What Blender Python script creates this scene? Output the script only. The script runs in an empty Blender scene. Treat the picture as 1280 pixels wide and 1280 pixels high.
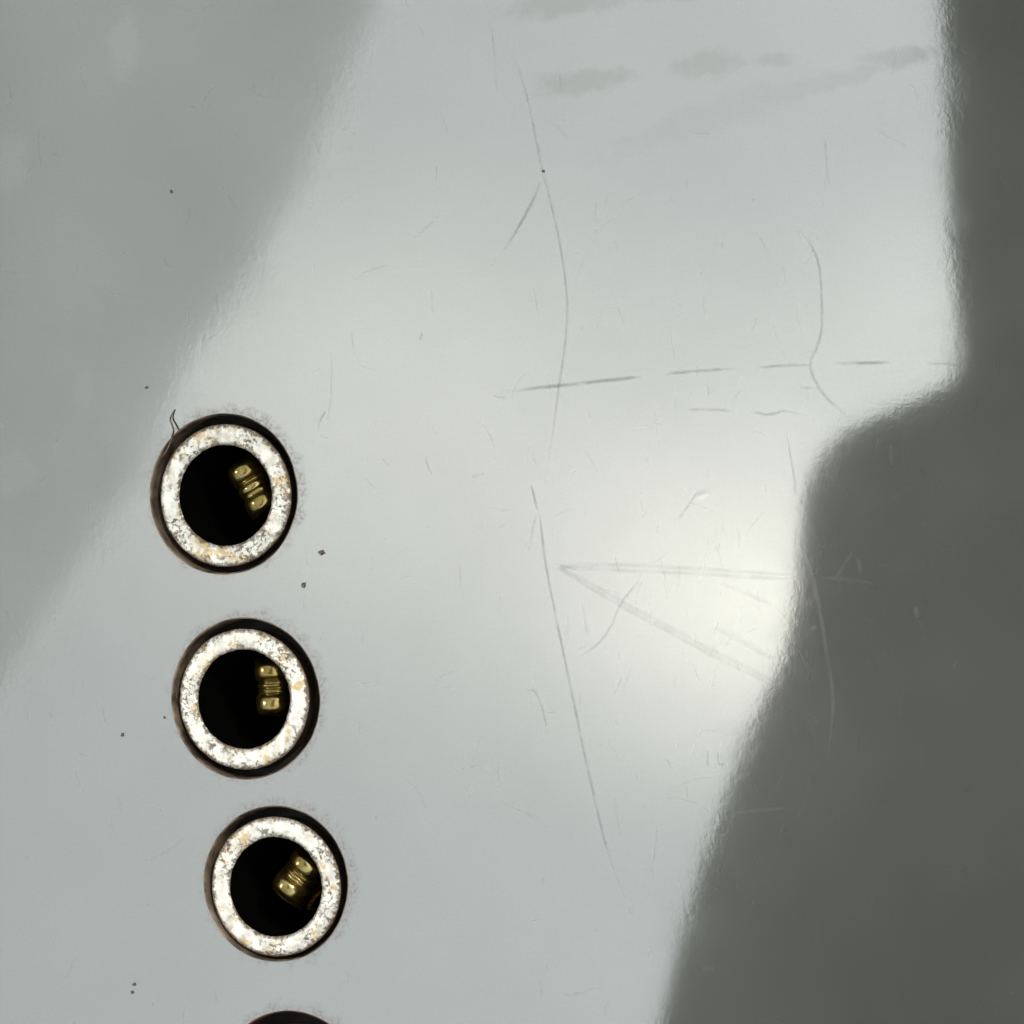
import bpy, bmesh, math, random
from mathutils import Matrix, Vector, noise

random.seed(7)
MM = 0.001
scene = bpy.context.scene

# ------------------------------------------------------------------ camera
DIST = 0.300                       # camera to the middle of the picture
TILT = math.radians(20.0)          # looked at a little from the right
HALF = 0.032                       # half the picture's width at that distance
CAM = Vector((math.sin(TILT), 0, math.cos(TILT))) * DIST
FWD = -CAM.normalized()
UP = Vector((0, 1, 0))
RIGHT = FWD.cross(UP).normalized()

cam_data = bpy.data.cameras.new('camera')
cam_data.sensor_width = 36
cam_data.lens = 36 / (2 * HALF / DIST)
cam_data.clip_start = 0.005
cam_data.clip_end = 20
cam = bpy.data.objects.new('camera', cam_data)
scene.collection.objects.link(cam)
cam.location = CAM
cam.rotation_euler = Matrix((RIGHT, UP, -FWD)).transposed().to_euler()
scene.camera = cam

# ------------------------------------------------------------------ world and view
world = bpy.data.worlds.new('World')
scene.world = world
world.use_nodes = True
bg = world.node_tree.nodes['Background']
bg.inputs['Color'].default_value = (0.95, 1.0, 0.97, 1)
bg.inputs['Strength'].default_value = 0.16

vs = scene.view_settings
vs.view_transform = 'Standard'
vs.look = 'None'
vs.exposure = 0.0
vs.gamma = 1.0
vs.use_curve_mapping = False
scene.cycles.use_denoising = True
scene.cycles.denoiser = 'OPENIMAGEDENOISE'
scene.cycles.denoising_input_passes = 'RGB_ALBEDO_NORMAL'
scene.cycles.denoising_prefilter = 'ACCURATE'
scene.cycles.max_bounces = 5
scene.cycles.diffuse_bounces = 2
scene.cycles.glossy_bounces = 3


def at(u, v, z=0.0):
    """photo pixel (1280 frame) -> point of the plane at height z"""
    d = FWD * DIST + RIGHT * ((u - 640) / 640 * HALF) + UP * ((640 - v) / 640 * HALF)
    t = (z - CAM.z) / d.z
    return CAM + d * t


def seen_in_panel(u, v, h):
    """point at height h that the flat panel mirrors at photo pixel (u, v)"""
    p = at(u, v)
    d = p - CAM
    return Vector((p.x + d.x * h / -d.z, p.y + d.y * h / -d.z, h))


# ------------------------------------------------------------------ lamps
def spot(name, loc, target, watts, cone, color, radius=0.05, blend=1.0):
    d = bpy.data.lights.new(name, 'SPOT')
    d.energy = watts
    d.spot_size = math.radians(cone)
    d.spot_blend = blend
    d.shadow_soft_size = radius
    d.color = color
    o = bpy.data.objects.new(name, d)
    scene.collection.objects.link(o)
    o.location = loc
    o.rotation_euler = (Vector(target) - Vector(loc)).to_track_quat('-Z', 'Y').to_euler()
    return o


def area(name, loc, target, watts, size, color):
    d = bpy.data.lights.new(name, 'AREA')
    d.energy = watts
    d.size = size
    d.color = color
    o = bpy.data.objects.new(name, d)
    scene.collection.objects.link(o)
    o.location = loc
    o.rotation_euler = (Vector(target) - Vector(loc)).to_track_quat('-Z', 'Y').to_euler()
    return o


H_CEIL, H_CARD, H_DARK = 0.80, 0.50, 0.12
c_mid = seen_in_panel(560, 640, H_CEIL)
# wide cool wash over the white board overhead, and the warm pool of light on it
spot('ceiling_wash_lamp', (1.60, 0.05, -0.20), c_mid, 378, 90, (0.94, 0.975, 1.0), 0.08, 0.3)
spot('warm_pool_lamp', (0.22, -0.10, 0.30), seen_in_panel(965, 765, H_CEIL), 36, 6.4, (1.0, 0.90, 0.76), 0.03)
spot('warm_pool_lamp', (0.25, -0.12, 0.30), seen_in_panel(640, 600, H_CEIL), 12, 12, (1.0, 0.90, 0.78), 0.03)
spot('warm_pool_lamp', (0.25, -0.06, 0.30), seen_in_panel(360, 480, H_CEIL), 8.0, 8, (1.0, 0.93, 0.86), 0.03)
spot('warm_pool_lamp', (0.22, 0.10, 0.30), seen_in_panel(1160, 440, H_CEIL), 14, 6.0, (1.0, 0.955, 0.86), 0.03)
# lamps for the sockets
spot('ring_fill', seen_in_panel(-800, 700, 0.42), (-0.0175, -0.0185, 0), 2.1, 7.0, (1.0, 0.97, 0.90), 0.025, 0.5)  # added narrow spot, only there to whiten the socket rings
# added low fill from the left, grading the underside of the dark card
spot('low_fill', (-0.10, -0.004, 0.055), (-0.026, -0.004, 0.12), 0.8, 80, (0.86, 1.0, 0.97), 0.006)
spot('side_lamp', (0.30, 0.22, 0.36), (-0.0175, -0.0185, 0), 6.0, 7.0, (1.0, 0.95, 0.86), 0.02, 0.5)


# ------------------------------------------------------------------ helpers
def link(name, mesh, mat, parent=None, smooth=False):
    o = bpy.data.objects.new(name, mesh)
    scene.collection.objects.link(o)
    if mat is not None and not mesh.materials:
        mesh.materials.append(mat)
    if smooth:
        for p in mesh.polygons:
            p.use_smooth = True
    if parent is not None:
        o.parent = parent
    return o


def empty(name, loc):
    o = bpy.data.objects.new(name, None)
    scene.collection.objects.link(o)
    o.location = loc
    o.empty_display_size = 0.002
    return o


def tag(o, label, cat, group=None):
    o['label'] = label
    o['category'] = cat
    if group:
        o['group'] = group


class Nodes:
    def __init__(self, name):
        self.mat = bpy.data.materials.new(name)
        self.mat.use_nodes = True
        self.t = self.mat.node_tree
        self.bsdf = self.t.nodes['Principled BSDF']
        self.out = self.t.nodes['Material Output']

    def node(self, kind, **kw):
        n = self.t.nodes.new(kind)
        for k, v in kw.items():
            setattr(n, k, v)
        return n

    def put(self, sock, v):
        if hasattr(v, 'is_linked') or isinstance(v, bpy.types.NodeSocket):
            self.t.links.new(v, sock)
        else:
            sock.default_value = v

    def math(self, op, a, b=None, c=None, clamp=False):
        n = self.node('ShaderNodeMath', operation=op, use_clamp=clamp)
        for i, v in enumerate((a, b, c)):
            if v is not None:
                self.put(n.inputs[i], v)
        return n.outputs[0]

    def vmath(self, op, a, b=None):
        n = self.node('ShaderNodeVectorMath', operation=op)
        self.put(n.inputs[0], a)
        if b is not None:
            self.put(n.inputs[1], b)
        return n.outputs['Value'] if op in ('LENGTH', 'DISTANCE') else n.outputs[0]

    def noise(self, vec, scale, detail=2, rough=0.5, dist=0.0):
        n = self.node('ShaderNodeTexNoise')
        self.put(n.inputs['Vector'], vec)
        n.inputs['Scale'].default_value = scale
        n.inputs['Detail'].default_value = detail
        n.inputs['Roughness'].default_value = rough
        n.inputs['Distortion'].default_value = dist
        return n.outputs['Fac']

    def ramp(self, v, a, b, lo=0.0, hi=1.0, smooth=True):
        n = self.node('ShaderNodeMapRange')
        if smooth:
            n.interpolation_type = 'SMOOTHSTEP'
        self.put(n.inputs['Value'], v)
        n.inputs['From Min'].default_value = a
        n.inputs['From Max'].default_value = b
        n.inputs['To Min'].default_value = lo
        n.inputs['To Max'].default_value = hi
        return n.outputs['Result']

    def mix(self, f, a, b):
        n = self.node('ShaderNodeMix', data_type='RGBA')
        self.put(n.inputs['Factor'], f)
        self.put(n.inputs['A'], a)
        self.put(n.inputs['B'], b)
        return n.outputs['Result']

    def mm(self, stretch=(1, 1, 1), loc=(0, 0, 0), rot=0.0):
        """object coordinates in millimetres"""
        tc = self.node('ShaderNodeTexCoord')
        m = self.node('ShaderNodeMapping')
        self.put(m.inputs['Vector'], tc.outputs['Object'])
        m.inputs['Scale'].default_value = tuple(1000 * s for s in stretch)
        m.inputs['Location'].default_value = loc
        m.inputs['Rotation'].default_value = (0, 0, rot)
        return m.outputs['Vector']

    def set(self, **kw):
        for k, v in kw.items():
            self.put(self.bsdf.inputs[k.replace('_', ' ')], v)


# ------------------------------------------------------------------ layout of the sockets (photo pixels)
#        hole centre     hole r  ring centre     ring r  bore r
SOCK = [((279.8, 618.0), 99.0, (280.9, 619.4), 89.2, 63.2),
        ((306.4, 873.3), 99.5, (304.0, 874.1), 88.2, 62.4),
        ((344.6, 1104.6), 96.0, (343.8, 1108.6), 87.6, 62.4),
        ((363.0, 1364.0), 98.5, (362.0, 1368.0), 86.5, 62.4)]
Z_RING = -0.45 * MM
THICK = 2.0 * MM


def px_len(u, v, r):
    return (at(u, v - r) - at(u, v + r)).length / 2


holes = [(at(*h), px_len(h[0], h[1], r)) for h, r, _, _, _ in SOCK]

# ------------------------------------------------------------------ materials
PANEL_COL = (0.535, 0.545, 0.537, 1)


def panel_material():
    n = Nodes('panel_gloss')
    p = n.mm()
    # worn, greasy patches: (centre u, v, half width px, half height px, angle, strength)
    spots = [(712, 2, 85, 20, 6, 1.0), (850, -6, 60, 8, 0, 0.7), (728, 103, 62, 17, 5, 1.0), (884, 80, 42, 20, 3, 0.9), (968, 74, 22, 11, 0, 0.7),
             (1118, 71, 45, 15, 3, 0.55), (1030, 104, 110, 13, 13, 0.46), (890, 146, 160, 22, 16, 0.42), (1075, 175, 60, 60, 0, 0.15)]
    pale = [(155, 60, 22, 46, -3, 0.9), (14, 205, 26, 44, 0, 0.7), (105, 485, 18, 30, 0, 0.4), (20, 590, 28, 40, 0, 0.5), (60, 330, 60, 120, 20, 0.25)]
    warp = n.noise(p, 0.9, 4, 0.6)
    warp = n.math('MULTIPLY', n.math('SUBTRACT', warp, 0.5), 1.6)
    total, film = None, None
    for (u, v, a, b, ang, s) in spots + pale:
        c = at(u, v) * 1000
        m = n.node('ShaderNodeMapping', vector_type='TEXTURE')
        n.put(m.inputs['Vector'], p)
        m.inputs['Location'].default_value = (c.x, c.y, 0)
        m.inputs['Rotation'].default_value = (0, 0, math.radians(ang))
        m.inputs['Scale'].default_value = (a * 0.053, b * 0.05, 1000)
        d = n.math('ADD', n.vmath('LENGTH', m.outputs['Vector']), warp)
        k = n.ramp(d, 1.28, 0.45, 0.0, s)
        if (u, v, a, b, ang, s) in pale:
            film = k if film is None else n.math('MAXIMUM', film, k)
        else:
            total = k if total is None else n.math('MAXIMUM', total, k)
    patch = n.noise(p, 0.25, 3, 0.55)
    haze = n.ramp(patch, 0.45, 0.75, 0.0, 0.015)
    rough = n.math('ADD', n.math('ADD', 0.054, haze), n.math('MULTIPLY', total, 0.10))
    # dirt collected round the cut holes
    dirt = None
    warp2 = n.math('MULTIPLY', n.math('SUBTRACT', n.noise(p, 1.1, 4, 0.58), 0.5), 2.2)
    for c, r in holes:
        q = Vector((c.x * 1000 + 0.22, c.y * 1000 + 0.18, 0))
        flat = n.vmath('MULTIPLY', p, (1, 1, 0))
        d = n.math('ADD', n.vmath('DISTANCE', flat, tuple(q)), warp2)
        k = n.ramp(d, r * 1000 + 0.75, r * 1000 - 0.15)
        dirt = k if dirt is None else n.math('MAXIMUM', dirt, k)
    fleck = n.ramp(n.noise(p, 4.0, 4, 0.75), 0.42, 0.66)
    dirt = n.math('MULTIPLY', dirt, n.math('ADD', n.math('MULTIPLY', fleck, 0.55), 0.12))
    cloud = n.noise(p, 0.11, 4, 0.6)
    col = n.mix(n.ramp(cloud, 0.3, 0.7, 0.0, 0.28), PANEL_COL, (0.47, 0.48, 0.465, 1))
    col = n.mix(n.math('MULTIPLY', total, 0.42), col, (0.36, 0.355, 0.34, 1))
    col = n.mix(n.math('MULTIPLY', film, 0.35), col, (0.70, 0.71, 0.68, 1))
    col = n.mix(dirt, col, (0.18, 0.125, 0.135, 1))
    rough = n.math('ADD', rough, n.math('MULTIPLY', dirt, 0.3))
    # fine brushed grain and slight unevenness of the rolled sheet
    grain = n.noise(n.mm((0.35, 7.0, 1)), 1.0, 3, 0.6)
    peel = n.noise(p, 1.6, 3, 0.62, 0.4)
    peel2 = n.noise(n.mm((2.2, 1.1, 1), rot=0.5), 1.0, 2, 0.6)
    wave = n.noise(p, 0.06, 1, 0.4)
    h = n.math('ADD', n.math('MULTIPLY', peel, 1.3), n.math('MULTIPLY', grain, 0.10))
    h = n.math('ADD', h, n.math('MULTIPLY', peel2, 0.9))
    h = n.math('MULTIPLY', h, n.ramp(n.noise(p, 0.13, 2, 0.5), 0.35, 0.65, 0.35, 1.35))
    h = n.math('ADD', h, n.math('MULTIPLY', wave, 14.0))
    b = n.node('ShaderNodeBump')
    b.inputs['Strength'].default_value = 1.0
    b.inputs['Distance'].default_value = 0.6e-6
    n.put(b.inputs['Height'], h)
    col = n.mix(n.ramp(grain, 0.3, 0.7, 0.0, 0.05), col, (0.40, 0.42, 0.41, 1))
    col = n.mix(n.ramp(n.noise(p, 6.5, 3, 0.75), 0.3, 0.7, 0.0, 0.30), col, (0.41, 0.415, 0.41, 1))
    n.set(Base_Color=col, Roughness=rough, Metallic=0.95, Normal=b.outputs['Normal'])
    return n.mat


def simple(name, col, rough, metal=0.0, scale=1.0, var=0.4, col2=None):
    n = Nodes(name)
    p = n.mm()
    f = n.noise(p, scale, 5, 0.65)
    c2 = col2 or tuple(c * (1 - var) for c in col[:3]) + (1,)
    n.set(Base_Color=n.mix(n.ramp(f, 0.35, 0.65), col, c2), Roughness=rough, Metallic=metal)
    return n.mat


def ring_material(seed, r_in, r_out):
    n = Nodes('worn_plated_metal')
    off = (seed * 13.7, seed * 7.3, 0)
    p = n.mm(loc=off)
    pits = n.ramp(n.noise(p, 2.3, 4, 0.66), 0.55, 0.635)
    pits2 = n.ramp(n.noise(p, 6.0, 3, 0.6), 0.57, 0.68)
    cluster = n.ramp(n.noise(p, 0.55, 2, 0.5), 0.42, 0.60)
    pit = n.math('MULTIPLY', n.math('MAXIMUM', pits, n.math('MULTIPLY', pits2, 0.8)), n.math('ADD', n.math('MULTIPLY', cluster, 0.85), 0.08))
    rust = n.ramp(n.noise(p, 0.75, 4, 0.7), 0.52, 0.64)
    rcol = n.mix(n.noise(p, 2.5, 3, 0.6), (0.95, 0.76, 0.36, 1), (0.42, 0.20, 0.06, 1))
    col = n.mix(n.math('MULTIPLY', rust, 0.85), (0.95, 0.93, 0.87, 1), rcol)
    dull = n.ramp(n.noise(p, 1.3, 4, 0.6), 0.38, 0.66, 0.0, 0.55)
    col = n.mix(dull, col, (0.50, 0.46, 0.38, 1))
    col = n.mix(n.math('MULTIPLY', pit, 0.85), col, (0.08, 0.05, 0.025, 1))
    # grime creeping in from the inner and outer edges
    tc = n.mm()
    rad = n.vmath('LENGTH', n.vmath('MULTIPLY', tc, (1, 1, 0)))
    wv = n.math('MULTIPLY', n.math('SUBTRACT', n.noise(p, 2.4, 5, 0.75), 0.5), 1.6)
    rw = n.math('ADD', rad, wv)
    grime = n.math('MAXIMUM', n.ramp(rw, r_in + 0.20, r_in - 0.06), n.ramp(n.math('ADD', rad, n.math('MULTIPLY', wv, -1.0)), r_out - 0.26, r_out + 0.02))
    gcol = n.mix(n.noise(p, 1.1, 2, 0.5), (0.05, 0.03, 0.016, 1), (0.30, 0.19, 0.09, 1))
    col = n.mix(n.math('MULTIPLY', grime, 0.9), col, gcol)
    pit = n.math('MAXIMUM', pit, n.math('MULTIPLY', grime, 0.8))
    b = n.node('ShaderNodeBump')
    b.inputs['Strength'].default_value = 1.0
    b.inputs['Distance'].default_value = 0.045 * MM
    n.put(b.inputs['Height'], n.math('SUBTRACT', n.noise(p, 2.6, 5, 0.7), n.math('MULTIPLY', pit, 0.7)))
    n.set(Base_Color=col, Metallic=n.math('SUBTRACT', 0.92, n.math('MULTIPLY', pit, 0.5)), Roughness=n.math('ADD', 0.42, n.math('MULTIPLY', pit, 0.3)), Normal=b.outputs['Normal'])
    return n.mat


def wear_material(name, rough, col):
    """a scraped line: same metal, rougher; the 'fade' attribute says how deep"""
    n = Nodes(name)
    a = n.node('ShaderNodeAttribute', attribute_name='fade')
    f = n.math('MULTIPLY', a.outputs['Fac'], n.ramp(n.noise(n.mm(), 0.7, 3, 0.6), 0.3, 0.62, 0.35, 1.0))
    n.set(Base_Color=col, Roughness=rough, Metallic=0.75, Alpha=f)
    return n.mat


def gold_material():
    n = Nodes('tarnished_brass')
    p = n.mm()
    f = n.ramp(n.noise(p, 1.4, 4, 0.6), 0.35, 0.65)
    n.set(Base_Color=n.mix(f, (0.96, 0.83, 0.40, 1), (0.62, 0.46, 0.16, 1)), Metallic=1.0, Roughness=0.16)
    film = n.node('ShaderNodeBsdfPrincipled')
    film.inputs['Base Color'].default_value = (0.30, 0.22, 0.06, 1)
    film.inputs['Metallic'].default_value = 1.0
    film.inputs['Roughness'].default_value = 0.5
    m = n.node('ShaderNodeMixShader')
    m.inputs[0].default_value = 0.35
    n.t.links.new(n.bsdf.outputs[0], m.inputs[1])
    n.t.links.new(film.outputs[0], m.inputs[2])
    n.t.links.new(m.outputs[0], n.out.inputs['Surface'])
    return n.mat


M_PANEL = panel_material()
M_CUT = simple('grimy_cut_edge', (0.31, 0.235, 0.17, 1), 0.5, 0.3, 0.55, 0.5, (0.05, 0.032, 0.022, 1))
M_RED = simple('rusty_cut_edge', (0.20, 0.07, 0.045, 1), 0.6, 0.2, 0.55, 0.5, (0.05, 0.02, 0.015, 1))
M_BODY = simple('black_plastic', (0.014, 0.010, 0.008, 1), 0.9, 0.0, 1.0)
M_BORE = simple('dark_bore', (0.0015, 0.0012, 0.001, 1), 1.0, 0.0, 1.0)
M_BORE.node_tree.nodes['Principled BSDF'].inputs['Specular IOR Level'].default_value = 0.05
M_GOLD = gold_material()
M_SIDE = simple('bushing_side', (0.08, 0.056, 0.036, 1), 0.5, 0.6, 1.5)
M_HAIR = simple('hair', (0.018, 0.015, 0.010, 1), 0.6, 0.0, 0.8, 0.4, (0.26, 0.23, 0.14, 1))
M_DUST = simple('dust', (0.20, 0.17, 0.14, 1), 0.8, 0.0, 9.0, 0.75)
M_SCRATCH = wear_material('scraped_metal', 0.48, (0.36, 0.38, 0.38, 1))
M_PALE = wear_material('scratch_paled', 0.5, (0.66, 0.66, 0.64, 1))  # lighter copy of the scratch metal; light it would catch is in the colour
M_SCUFF = wear_material('scuffed_metal', 0.30, (0.44, 0.45, 0.43, 1))

# ------------------------------------------------------------------ unseen ceiling, and added cards cut to shape what the panel mirrors


def slab(name, pts, z, thick, mat):
    bm = bmesh.new()
    lo = [bm.verts.new((p.x, p.y, z)) for p in pts]
    hi = [bm.verts.new((p.x, p.y, z + thick)) for p in pts]
    k = len(pts)
    bm.faces.new(lo)
    bm.faces.new(hi[::-1])
    for i in range(k):
        bm.faces.new((lo[i], hi[i], hi[(i + 1) % k], lo[(i + 1) % k]))
    bmesh.ops.recalc_face_normals(bm, faces=bm.faces)
    bmesh.ops.triangulate(bm, faces=[f for f in bm.faces if len(f.verts) > 4])
    me = bpy.data.meshes.new(name)
    bm.to_mesh(me)
    bm.free()
    o = link(name, me, mat)
    o['kind'] = 'structure'
    return o


def smooth_line(pts, steps=5):
    out = []
    for i in range(len(pts) - 1):
        p0, p1, p2, p3 = (Vector(pts[max(i - 1, 0)]), Vector(pts[i]), Vector(pts[i + 1]), Vector(pts[min(i + 2, len(pts) - 1)]))
        for s in range(steps):
            t = s / steps
            out.append(0.5 * ((2 * p1) + (p2 - p0) * t + (2 * p0 - 5 * p1 + 4 * p2 - p3) * t * t + (3 * p1 - p0 - 3 * p2 + p3) * t ** 3))
    out.append(Vector(pts[-1]))
    return out


M_CEIL = simple('white_paint', (0.82, 0.83, 0.81, 1), 0.9, 0.0, 0.003, 0.03)
M_CARD = simple('grey_paint', (0.645, 0.65, 0.625, 1), 0.9, 0.0, 0.02, 0.12)
M_DARK = simple('dark_matte', (0.105, 0.098, 0.082, 1), 0.95, 0.0, 0.05, 0.2)

cc = seen_in_panel(640, 640, H_CEIL)
slab('ceiling', [cc + Vector(v) for v in ((-0.9, -0.8, 0), (0.9, -0.8, 0), (0.9, 0.8, 0), (-0.9, 0.8, 0))], H_CEIL, 0.03, M_CEIL)

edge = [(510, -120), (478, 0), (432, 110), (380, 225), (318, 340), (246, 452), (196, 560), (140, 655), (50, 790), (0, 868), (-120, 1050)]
card_pts = [seen_in_panel(p.x, p.y, H_CARD) for p in smooth_line(edge, 3)]
card_pts += [seen_in_panel(-900, 1050, H_CARD), seen_in_panel(-900, -500, H_CARD), seen_in_panel(510, -500, H_CARD)]
slab('grey_card', card_pts, H_CARD, 0.0025, M_CARD)  # added level card, outline cut to give the grey reflection at left

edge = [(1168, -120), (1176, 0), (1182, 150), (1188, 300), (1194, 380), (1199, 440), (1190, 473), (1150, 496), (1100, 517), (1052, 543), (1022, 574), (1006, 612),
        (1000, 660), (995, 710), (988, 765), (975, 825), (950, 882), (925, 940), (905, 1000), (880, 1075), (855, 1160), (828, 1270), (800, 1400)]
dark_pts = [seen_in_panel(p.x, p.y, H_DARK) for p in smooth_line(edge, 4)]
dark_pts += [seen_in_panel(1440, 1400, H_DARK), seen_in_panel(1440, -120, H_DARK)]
slab('dark_card', dark_pts, H_DARK, 0.010, M_DARK)  # added card for an unidentified dark thing, cut to the reflection at right

# ------------------------------------------------------------------ the panel


def panel_mesh():
    X0, X1, Y0, Y1 = -0.072, 0.060, -0.078, 0.060
    bm = bmesh.new()
    cs = holes
    ys = [Y1] + [(cs[i][0].y + cs[i + 1][0].y) / 2 for i in range(3)] + [Y0]
    tops, walls = [], []
    N = 128
    lip = 0.10 * MM
    for i, (c, r) in enumerate(cs):
        ya, yb = ys[i], ys[i + 1]
        angs = [2 * math.pi * k / N for k in range(N)]
        angs += [math.atan2(y - c.y, x - c.x) % (2 * math.pi) for x in (X0, X1) for y in (ya, yb)]
        angs = sorted(set(angs))
        prof = [(lip, 0.0), (lip * 0.45, -lip * 0.12), (lip * 0.12, -lip * 0.45), (0, -lip), (0.02 * MM, -1.0 * MM), (0, -THICK)]
        rings = [[] for _ in prof]
        outer = []
        for a in angs:
            ca, sa = math.cos(a), math.sin(a)
            wob = 1 + 0.011 * noise.noise((ca * 1.3 + i * 9, sa * 1.3, 0.3)) + 0.004 * noise.noise((ca * 6 + i * 5, sa * 6, 1.3))
            for k, (dr, z) in enumerate(prof):
                rr = r * wob + dr
                rings[k].append(bm.verts.new((c.x + ca * rr, c.y + sa * rr, z)))
            t = 1e9
            if ca > 1e-9: t = min(t, (X1 - c.x) / ca)
            if ca < -1e-9: t = min(t, (X0 - c.x) / ca)
            if sa > 1e-9: t = min(t, (ya - c.y) / sa)
            if sa < -1e-9: t = min(t, (yb - c.y) / sa)
            outer.append(bm.verts.new((c.x + ca * t, c.y + sa * t, 0)))
        m = len(angs)
        for j in range(m):
            j2 = (j + 1) % m
            tops.append(bm.faces.new((outer[j], outer[j2], rings[0][j2], rings[0][j])))
            for k in range(len(prof) - 1):
                f = bm.faces.new((rings[k][j], rings[k][j2], rings[k + 1][j2], rings[k + 1][j]))
                f.smooth = True
                f.material_index = 2 if i == 3 else 1
    # folded down rim of the sheet
    co = [(X0, Y0), (X1, Y0), (X1, Y1), (X0, Y1)]
    a = [bm.verts.new((x, y, 0)) for x, y in co]
    b = [bm.verts.new((x, y, -THICK)) for x, y in co]
    for k in range(4):
        bm.faces.new((a[k], b[k], b[(k + 1) % 4], a[(k + 1) % 4]))
    me = bpy.data.meshes.new('panel')
    bm.to_mesh(me)
    bm.free()
    # keep the sheet's top perfectly flat in shading although the lips are smooth
    return me


pm = panel_mesh()
pm.materials.append(M_PANEL)
pm.materials.append(M_CUT)
pm.materials.append(M_RED)
panel = link('panel', pm, None)
tag(panel, 'glossy pale grey metal panel, scratched and smudged, with a column of round socket holes', 'panel')


# ------------------------------------------------------------------ scratches: thin scraped lines, parts of the panel
def strip_into(verts, faces, fades, pts, width, fade, z, taper=(0.25, 0.25), jitter=0.0):
    """pts: points on the panel; soft-edged ribbon, full strength along its middle line"""
    n = len(pts)
    base = len(verts)
    for i, p in enumerate(pts):
        d = (pts[min(i + 1, n - 1)] - pts[max(i - 1, 0)]).normalized()
        s = Vector((-d.y, d.x, 0))
        t = i / (n - 1)
        k = min(1, t / max(taper[0], 1e-6), (1 - t) / max(taper[1], 1e-6))
        k = k * k * (3 - 2 * k)
        w = width * (0.55 + 0.45 * k) / 2
        q = p + s * random.uniform(-jitter, jitter)
        for e, f in ((-1, 0), (0, fade * k), (1, 0)):
            verts.append((q.x + s.x * w * e, q.y + s.y * w * e, z))
            fades.append(f)
    for i in range(n - 1):
        a = base + i * 3
        faces.append((a, a + 3, a + 4, a + 1))
        faces.append((a + 1, a + 4, a + 5, a + 2))


def strip_object(name, lists, mat):
    verts, faces, fades = lists
    me = bpy.data.meshes.new(name)
    me.from_pydata(verts, [], faces)
    at_ = me.attributes.new('fade', 'FLOAT', 'POINT')
    at_.data.foreach_set('value', fades)
    me.update()
    o = link(name, me, mat, panel)
    # turn the faces up
    return o


Z_S = [0.012 * MM]


def scratch(pxs, width_px, fade, mat=None, taper=(0.25, 0.25), steps=6, jit=0.25):
    fade *= 0.46 if mat is None else (0.36 if mat is M_PALE else 0.24)
    width_px *= 1.1 if mat is None else 1.5
    lists = ([], [], [])
    pts = [at(p.x, p.y) for p in smooth_line(pxs, steps)]
    Z_S[0] += 0.0006 * MM
    strip_into(*lists, pts, width_px * 0.05 * MM, fade, Z_S[0], taper, jit * 0.05 * MM)
    return strip_object('scratch', lists, mat or M_SCRATCH)


# long wandering line down the middle
scratch([(636, 36), (648, 84), (660, 125), (668, 165), (678, 212), (688, 252), (697, 290), (705, 338), (709, 386), (706, 432), (699, 480), (692, 532), (685, 575), (681, 604)], 4.0, 0.55, taper=(0.2, 0.25))
scratch([(674, 634), (677, 665), (682, 705), (691, 752), (702, 805), (715, 868), (730, 940), (747, 1015), (760, 1065), (772, 1098), (790, 1142)], 4.2, 0.75, taper=(0.12, 0.3))
scratch([(663, 604), (668, 622), (672, 640)], 4.0, 0.8)
scratch([(671, 640), (665, 665), (660, 694)], 3.0, 0.35)
# short oblique cut near the top
scratch([(677, 224), (668, 246), (655, 272), (642, 294), (628, 314), (614, 332)], 4.5, 0.85, taper=(0.15, 0.6))
# dashed horizontal line
scratch([(632, 489), (690, 483), (745, 477), (802, 471)], 5.5, 0.95, taper=(0.3, 0.12))
scratch([(829, 468), (870, 464), (920, 461)], 5.0, 0.8, taper=(0.3, 0.3))
scratch([(944, 460), (980, 457), (1012, 456)], 4.2, 0.6, taper=(0.3, 0.2))
scratch([(1040, 454), (1075, 454), (1114, 453)], 5.0, 0.85, taper=(0.3, 0.3))
scratch([(1156, 454), (1180, 455), (1200, 457)], 4.0, 0.5)
# hooked line at the right
scratch([(994, 282), (1006, 296), (1017, 312), (1024, 336), (1027, 372), (1027, 410), (1021, 434), (1013, 452), (1017, 472), (1034, 498), (1066, 527)], 4.2, 0.6, taper=(0.25, 0.12))
# two short ones below the dashes
scratch([(858, 512), (885, 512), (918, 514)], 4.0, 0.6)
scratch([(935, 513), (958, 518), (972, 516), (980, 514), (1012, 520)], 4.0, 0.6)
scratch([(885, 480), (886, 496)], 3.0, 0.5)
scratch([(1000, 484), (1022, 485)], 3.5, 0.35)
# the arrow-shaped pair of scuffed double lines
for dy, f in ((-3.0, 0.55), (3.2, 0.6)):
    scratch([(696, 709 + dy * 0.3), (760, 709 + dy), (850, 713 + dy), (920, 717 + dy), (994, 722 + dy)], 4.2, f, M_SCUFF, taper=(0.03, 0.12))
    scratch([(697, 709 + dy * 0.2), (740, 733 + dy), (790, 762 + dy), (850, 794 + dy), (910, 826 + dy), (980, 860 + dy)], 4.2, f, M_SCUFF, taper=(0.03, 0.12))
scratch([(897, 727), (930, 741), (968, 757)], 5, 0.4, M_SCUFF)
scratch([(890, 783), (930, 803), (965, 824)], 6, 0.45, M_SCUFF)
scratch([(808, 716), (790, 736), (774, 758), (765, 780), (752, 800), (738, 812), (722, 821)], 3.6, 0.5)
scratch([(727, 750), (731, 775), (735, 796)], 3.4, 0.4)
scratch([(657, 863), (668, 864), (676, 880), (681, 898), (683, 910)], 3.6, 0.5)
scratch([(984, 538), (988, 570), (993, 600), (994, 624)], 3.4, 0.45)
scratch([(873, 612), (858, 635), (842, 655)], 3.4, 0.4)
scratch([(408, 512), (401, 524), (396, 538)], 3.4, 0.7)
scratch([(410, 548), (399, 545)], 3.0, 0.3)
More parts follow.
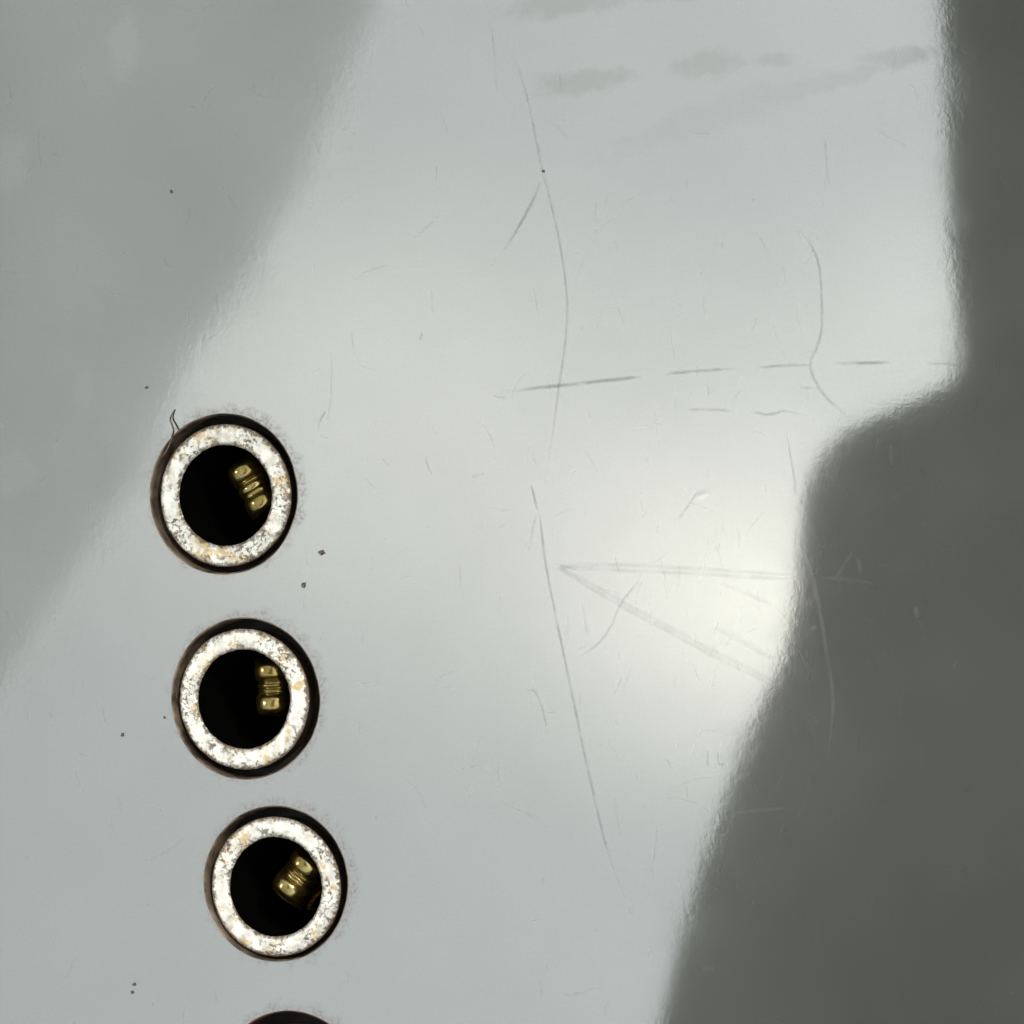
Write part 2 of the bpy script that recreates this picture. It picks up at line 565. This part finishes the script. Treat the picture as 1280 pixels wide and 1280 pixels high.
scratch([(538, 360), (540, 378), (541, 394)], 3.4, 0.35)
scratch([(528, 415), (525, 426)], 3.2, 0.6)
scratch([(531, 570), (536, 585), (540, 594)], 3.2, 0.5)
scratch([(588, 597), (598, 594), (606, 592)], 3.2, 0.35)
scratch([(616, 495), (634, 498)], 3.2, 0.35)
scratch([(439, 410), (441, 432), (443, 448)], 3.0, 0.3)
scratch([(414, 440), (414, 490), (409, 525)], 3.0, 0.28)
scratch([(615, 30), (618, 70), (621, 112)], 4.0, 0.28)
scratch([(1030, 165), (1033, 200), (1037, 236)], 3.6, 0.3)
# ones over the dark reflection, their scattered light put into a paler colour
scratch([(1004, 688), (1016, 725), (1025, 765), (1033, 815), (1041, 870), (1038, 920), (1034, 960)], 4.5, 0.36, M_PALE, taper=(0.1, 0.4))
scratch([(1066, 690), (1052, 712), (1044, 724)], 4.0, 0.25, M_PALE)
scratch([(1072, 694), (1076, 716)], 5.0, 0.25, M_PALE)
scratch([(1145, 758), (1146, 772)], 5.0, 0.3, M_PALE)
scratch([(1016, 782), (1018, 788)], 6, 0.5, M_PALE)
scratch([(1114, 556), (1114, 582)], 4.0, 0.18, M_PALE)
scratch([(1028, 722), (1060, 724), (1095, 730)], 4.0, 0.18, M_PALE)
scratch([(920, 1016), (950, 1013), (985, 1010)], 4.0, 0.22, M_PALE)
scratch([(875, 1210), (895, 1211)], 5.0, 0.22, M_PALE)
scratch([(700, 1244), (725, 1242), (748, 1234)], 4.0, 0.22)
scratch([(885, 938), (884, 958)], 3.5, 0.4)
scratch([(897, 938), (899, 954), (908, 956)], 3.5, 0.4)
scratch([(766, 990), (771, 1020), (775, 1050)], 3.5, 0.25)
scratch([(822, 1030), (818, 1065), (813, 1100)], 3.5, 0.25)

# countless hair-fine marks over the whole sheet
lists = ([], [], [])
for _ in range(420):
    u, v = random.uniform(-20, 1300), random.uniform(-20, 1300)
    if random.random() < 0.35:
        u, v = random.gauss(930, 130), random.gauss(780, 160)
    ang = random.gauss(math.pi / 2, 0.25) if random.random() < 0.6 else random.uniform(0, math.pi)
    ln = random.uniform(6, 46) * (0.5 + random.random())
    bend = random.gauss(0, 0.25)
    pts = []
    for k in range(5):
        t = k / 4 - 0.5
        pts.append(at(u + math.cos(ang + bend * t) * ln * t, v + math.sin(ang + bend * t) * ln * t))
    if any((sum(pts, Vector()) / 5 - c).length < r + 1.2 * MM for c, r in holes):
        continue
    strip_into(*lists, pts, random.uniform(2.0, 3.6) * 0.05 * MM, random.uniform(0.03, 0.13) * (0.5 if u > 1000 else 1), 0.006 * MM, (0.4, 0.4), 0.012 * MM)
o = strip_object('fine_scratches', lists, M_SCRATCH)
o['kind'] = 'stuff'


# the small raised ding
def ding(u, v, a, b, ang, height):
    c = at(u, v)
    bm = bmesh.new()
    R, S = 8, 24
    grid = []
    for i in range(R + 1):
        row = []
        t = i / R
        for k in range(S):
            th = 2 * math.pi * k / S
            x, y = a * t * math.cos(th), b * t * math.sin(th)
            z = height * (0.5 + 0.5 * math.cos(math.pi * t))
            row.append(bm.verts.new((c.x + x * math.cos(ang) - y * math.sin(ang), c.y + x * math.sin(ang) + y * math.cos(ang), z + 0.002 * MM)))
        grid.append(row)
    for i in range(1, R):
        for k in range(S):
            bm.faces.new((grid[i][k], grid[i + 1][k], grid[i + 1][(k + 1) % S], grid[i][(k + 1) % S]))
    bm.faces.new(grid[1])
    for x in grid[0]:
        bm.verts.remove(x)
    bmesh.ops.recalc_face_normals(bm, faces=bm.faces)
    me = bpy.data.meshes.new('dent')
    bm.to_mesh(me)
    bm.free()
    return link('dent', me, M_PANEL, panel, True)


ding(877, 619, 0.62 * MM, 0.30 * MM, 0.25, 0.0035 * MM)

# ------------------------------------------------------------------ jack sockets


def lathe(name, prof, mat, parent, seg=96, wob=0.0, seed=0.0, close=False):
    bm = bmesh.new()
    rows = []
    for (r, z, w) in prof:
        row = []
        for k in range(seg):
            a = 2 * math.pi * k / seg
            rr = r + w * (noise.noise((math.cos(a) * 3 + seed, math.sin(a) * 3, z * 900)) + 0.8 * noise.noise((math.cos(a) * 11 + seed, math.sin(a) * 11, 5)))
            row.append(bm.verts.new((rr * math.cos(a), rr * math.sin(a), z)))
        rows.append(row)
    for i in range(len(rows) - 1):
        for k in range(seg):
            bm.faces.new((rows[i][k], rows[i][(k + 1) % seg], rows[i + 1][(k + 1) % seg], rows[i + 1][k]))
    if close:
        bm.faces.new(rows[-1])
    bmesh.ops.recalc_face_normals(bm, faces=bm.faces)
    me = bpy.data.meshes.new(name)
    bm.to_mesh(me)
    bm.free()
    return link(name, me, mat, parent, True)


def spring(root, center, z, ang, L, W, humps, ridges, depth_k):
    """bent contact leaf: humps along its length, rounded across"""
    NL, NW = 64, 16
    bm = bmesh.new()
    g = []
    for i in range(NL + 1):
        t = -1 + 2 * i / NL
        h = 0
        for (c, w, a) in humps:
            x = (t - c) / w
            if abs(x) < 1:
                h = max(h, a * (1 - abs(x) ** 3))
        for (c, w, a) in ridges:
            x = (t - c) / w
            if abs(x) < 1:
                h = max(h, a * (0.5 + 0.5 * math.cos(math.pi * x)))
        h -= 2.5 * max(0, abs(t) - 0.9) / 0.1
        row = []
        for j in range(NW + 1):
            s = -1 + 2 * j / NW
            lx, wy = t * L / 2, s * W / 2
            zz = (h - depth_k * (0.55 * s * s + 0.45 * s ** 4) - 0.12 * s - 0.9 * s ** 10) * MM
            x = lx * math.cos(ang) - wy * math.sin(ang)
            y = lx * math.sin(ang) + wy * math.cos(ang)
            row.append(bm.verts.new((x, y, zz)))
        g.append(row)
    for i in range(NL):
        for j in range(NW):
            f = bm.faces.new((g[i][j], g[i + 1][j], g[i + 1][j + 1], g[i][j + 1]))
            f.smooth = True
    bmesh.ops.solidify(bm, geom=bm.faces[:], thickness=0.18 * MM)
    bmesh.ops.recalc_face_normals(bm, faces=bm.faces)
    me = bpy.data.meshes.new('contact_spring')
    bm.to_mesh(me)
    bm.free()
    o = link('contact_spring', me, M_GOLD, root)
    o.location = Vector((center.x, center.y, z)) - root.location
    return o


LABELS = ['corroded socket at the top of the column, with a hair caught on its rim',
          'second socket down the column, its brass contact standing upright inside',
          'third socket down the column, its brass contact slanting to the lower left',
          'lowest socket, cut off by the bottom edge so only its dark rim shows']
ZS = -2.6 * MM
SPR = [  # (seen from the front the leaf slopes down towards the middle of the bore)
    # centre px, direction (image px, y down), length mm, width mm
    ((315.5, 608.0), (0.50, 0.86), 4.3, 2.9),
    ((339.5, 857.5), (0.06, 1.0), 4.0, 2.9),
    ((371.0, 1096.0), (-0.62, 0.78), 4.0, 2.9),
    None]
for i, (hc, hr, rc, rr, br) in enumerate(SOCK):
    c = at(rc[0], rc[1], Z_RING)
    root = empty('jack_socket', (c.x, c.y, -THICK - 6 * MM))
    tag(root, LABELS[i], 'socket', 'jack sockets in a column on the panel')
    z0 = -root.location.z
    R = px_len(rc[0], rc[1], rr)
    B = px_len(rc[0], rc[1], br)
    zt = z0 + Z_RING
    w = 0.03 * MM
    lathe('ring', [(R, zt - 0.16 * MM, w), (R - 0.05 * MM, zt - 0.06 * MM, w), (R - 0.14 * MM, zt - 0.012 * MM, w), (R - 0.3 * MM, zt, 0), ((R + B) / 2, zt + 0.01 * MM, 0),
                   (B + 0.22 * MM, zt, 0), (B + 0.08 * MM, zt - 0.03 * MM, 0.05 * MM), (B, zt - 0.11 * MM, 0.05 * MM)], ring_material(i + 1, B * 1000, R * 1000), root, 128, seed=i * 3.1)
    lathe('bushing', [(R - 0.03 * MM, zt - 0.15 * MM, 0), (R - 0.05 * MM, zt - 0.5 * MM, 0), (R - 0.05 * MM, z0 - THICK - 0.05 * MM, 0)], M_SIDE, root, 96)
    lathe('bore', [(B + 0.03 * MM, zt - 0.10 * MM, 0), (B + 0.04 * MM, zt - 1.0 * MM, 0), (B + 0.3 * MM, zt - 1.2 * MM, 0), (B + 0.3 * MM, z0 - THICK - 5.5 * MM, 0)], M_BORE, root, 64, close=True)
    # plastic housing behind the sheet
    bm = bmesh.new()
    half = 5.75 * MM
    q = [bm.verts.new((x * half, y * half, z)) for z in (0, z0 - THICK - 0.05 * MM) for x, y in ((-1, -1), (1, -1), (1, 1), (-1, 1))]
    bm.faces.new((q[3], q[2], q[1], q[0]))
    for k in range(4):
        bm.faces.new((q[k], q[(k + 1) % 4], q[4 + (k + 1) % 4], q[4 + k]))
    inner = [bm.verts.new(((R - 0.07 * MM) * math.cos(2 * math.pi * k / 48), (R - 0.07 * MM) * math.sin(2 * math.pi * k / 48), z0 - THICK - 0.05 * MM)) for k in range(48)]
    # top face with a round opening for the bushing
    for k in range(48):
        a0, a1 = inner[k], inner[(k + 1) % 48]
        quad = int(((k + 0.5) / 48 * 360) // 90)
        corner = q[4 + (2, 3, 0, 1)[quad]]
        bm.faces.new((a1, a0, corner))
    for quad, k in ((0, 12), (1, 24), (2, 36), (3, 0)):
        ca, cb = q[4 + (2, 3, 0, 1)[quad]], q[4 + (2, 3, 0, 1)[(quad + 1) % 4]]
        bm.faces.new((inner[k], ca, cb))
    bmesh.ops.recalc_face_normals(bm, faces=bm.faces)
    me = bpy.data.meshes.new('housing')
    bm.to_mesh(me)
    bm.free()
    link('housing', me, M_BODY, root)
    if SPR[i]:
        (su, sv), (dx, dy), L, W = SPR[i]
        sc = at(su, sv, ZS)
        humps = [[(-0.52, 0.36, 0.60), (0.02, 0.20, 0.45), (0.56, 0.36, 0.60)],
                 [(-0.50, 0.40, 0.65), (0.56, 0.40, 0.62)],
                 [(-0.50, 0.40, 0.65), (0.46, 0.36, 0.55)]][i]
        ridges = [[(0.21, 0.06, 0.32)], [(-0.02, 0.10, 0.36), (0.14, 0.07, 0.30)], [(-0.02, 0.07, 0.40), (0.08, 0.05, 0.36)]][i]
        spring(root, sc, ZS, math.atan2(-dy, dx), L * MM, W * MM, humps, ridges, 1.25)

# ------------------------------------------------------------------ hair and dust


def tube(name, pts, rad, mat, parent=None):
    bm = bmesh.new()
    S = 6
    rows = []
    n = len(pts)
    for i, p in enumerate(pts):
        d = (pts[min(i + 1, n - 1)] - pts[max(i - 1, 0)]).normalized()
        s = d.cross(Vector((0, 0, 1))).normalized()
        t = s.cross(d)
        k = rad * (0.45 + 0.55 * min(1, 4 * i / n, 4 * (n - 1 - i) / n))
        rows.append([bm.verts.new(p + (s * math.cos(a) + t * math.sin(a)) * k) for a in [2 * math.pi * j / S for j in range(S)]])
    for i in range(n - 1):
        for j in range(S):
            bm.faces.new((rows[i][j], rows[i][(j + 1) % S], rows[i + 1][(j + 1) % S], rows[i + 1][j]))
    bm.faces.new(rows[0])
    bm.faces.new(rows[-1])
    bmesh.ops.recalc_face_normals(bm, faces=bm.faces)
    me = bpy.data.meshes.new(name)
    bm.to_mesh(me)
    bm.free()
    return link(name, me, mat, parent, True)


hz = lambda zx, zy: (160 + zx * 260 / 1280, 490 + zy * 260 / 1280)
hp = [hz(288, 108), hz(272, 135), hz(261, 168), hz(272, 205), hz(281, 240), hz(268, 285), hz(252, 330), hz(228, 375), hz(204, 404)]
line = smooth_line(hp, 5)
pts = []
for i, p in enumerate(line):
    t = i / (len(line) - 1)
    pts.append(at(p.x, p.y, (0.06 + 0.35 * math.sin(t * math.pi) ** 2) * MM))
hair = tube('hair', pts, 0.065 * MM, M_HAIR)
tag(hair, 'short curled brown hair caught on the upper left rim of the top socket', 'hair')

SPECKS = [(401.5, 690.5, 3.4, 'dark dust speck to the lower right of the top socket, the larger of two'),
          (379.5, 731.0, 2.9, 'dark dust speck between the top two sockets, the lower of two'),
          (214.0, 239.5, 2.0, 'tiny dust speck alone in the grey upper left area'),
          (183.0, 484.5, 1.9, 'tiny dust speck just above and left of the caught hair'),
          (152.5, 918.5, 2.4, 'small dust speck left of the second socket'),
          (205.5, 897.0, 1.7, 'minute dust speck close to the left rim of the second socket'),
          (167.5, 1230.5, 2.3, 'small dust speck near the lower left corner'),
          (165.0, 1240.5, 2.2, 'faint dust speck just below another near the lower left corner'),
          (679.0, 214.0, 1.8, 'dust speck at the kink of the long scratch near the top')]
for k, (u, v, r, lab) in enumerate(SPECKS):
    bm = bmesh.new()
    bmesh.ops.create_icosphere(bm, subdivisions=2, radius=1)
    for vert in bm.verts:
        f = 1 + 0.9 * noise.noise(vert.co * 1.6 + Vector((k * 3.3, 1, 2)))
        vert.co = Vector((vert.co.x * f * 1.1, vert.co.y * f * 0.85, vert.co.z * f * 0.45)) * (r * 0.05 * MM)
    me = bpy.data.meshes.new('dust_speck')
    bm.to_mesh(me)
    bm.free()
    o = link('dust_speck', me, M_DUST)
    o.location = at(u, v, r * 0.02 * MM)
    o.rotation_euler = (0, 0, k * 1.1)
    tag(o, lab, 'dust', 'dust specks on the panel')
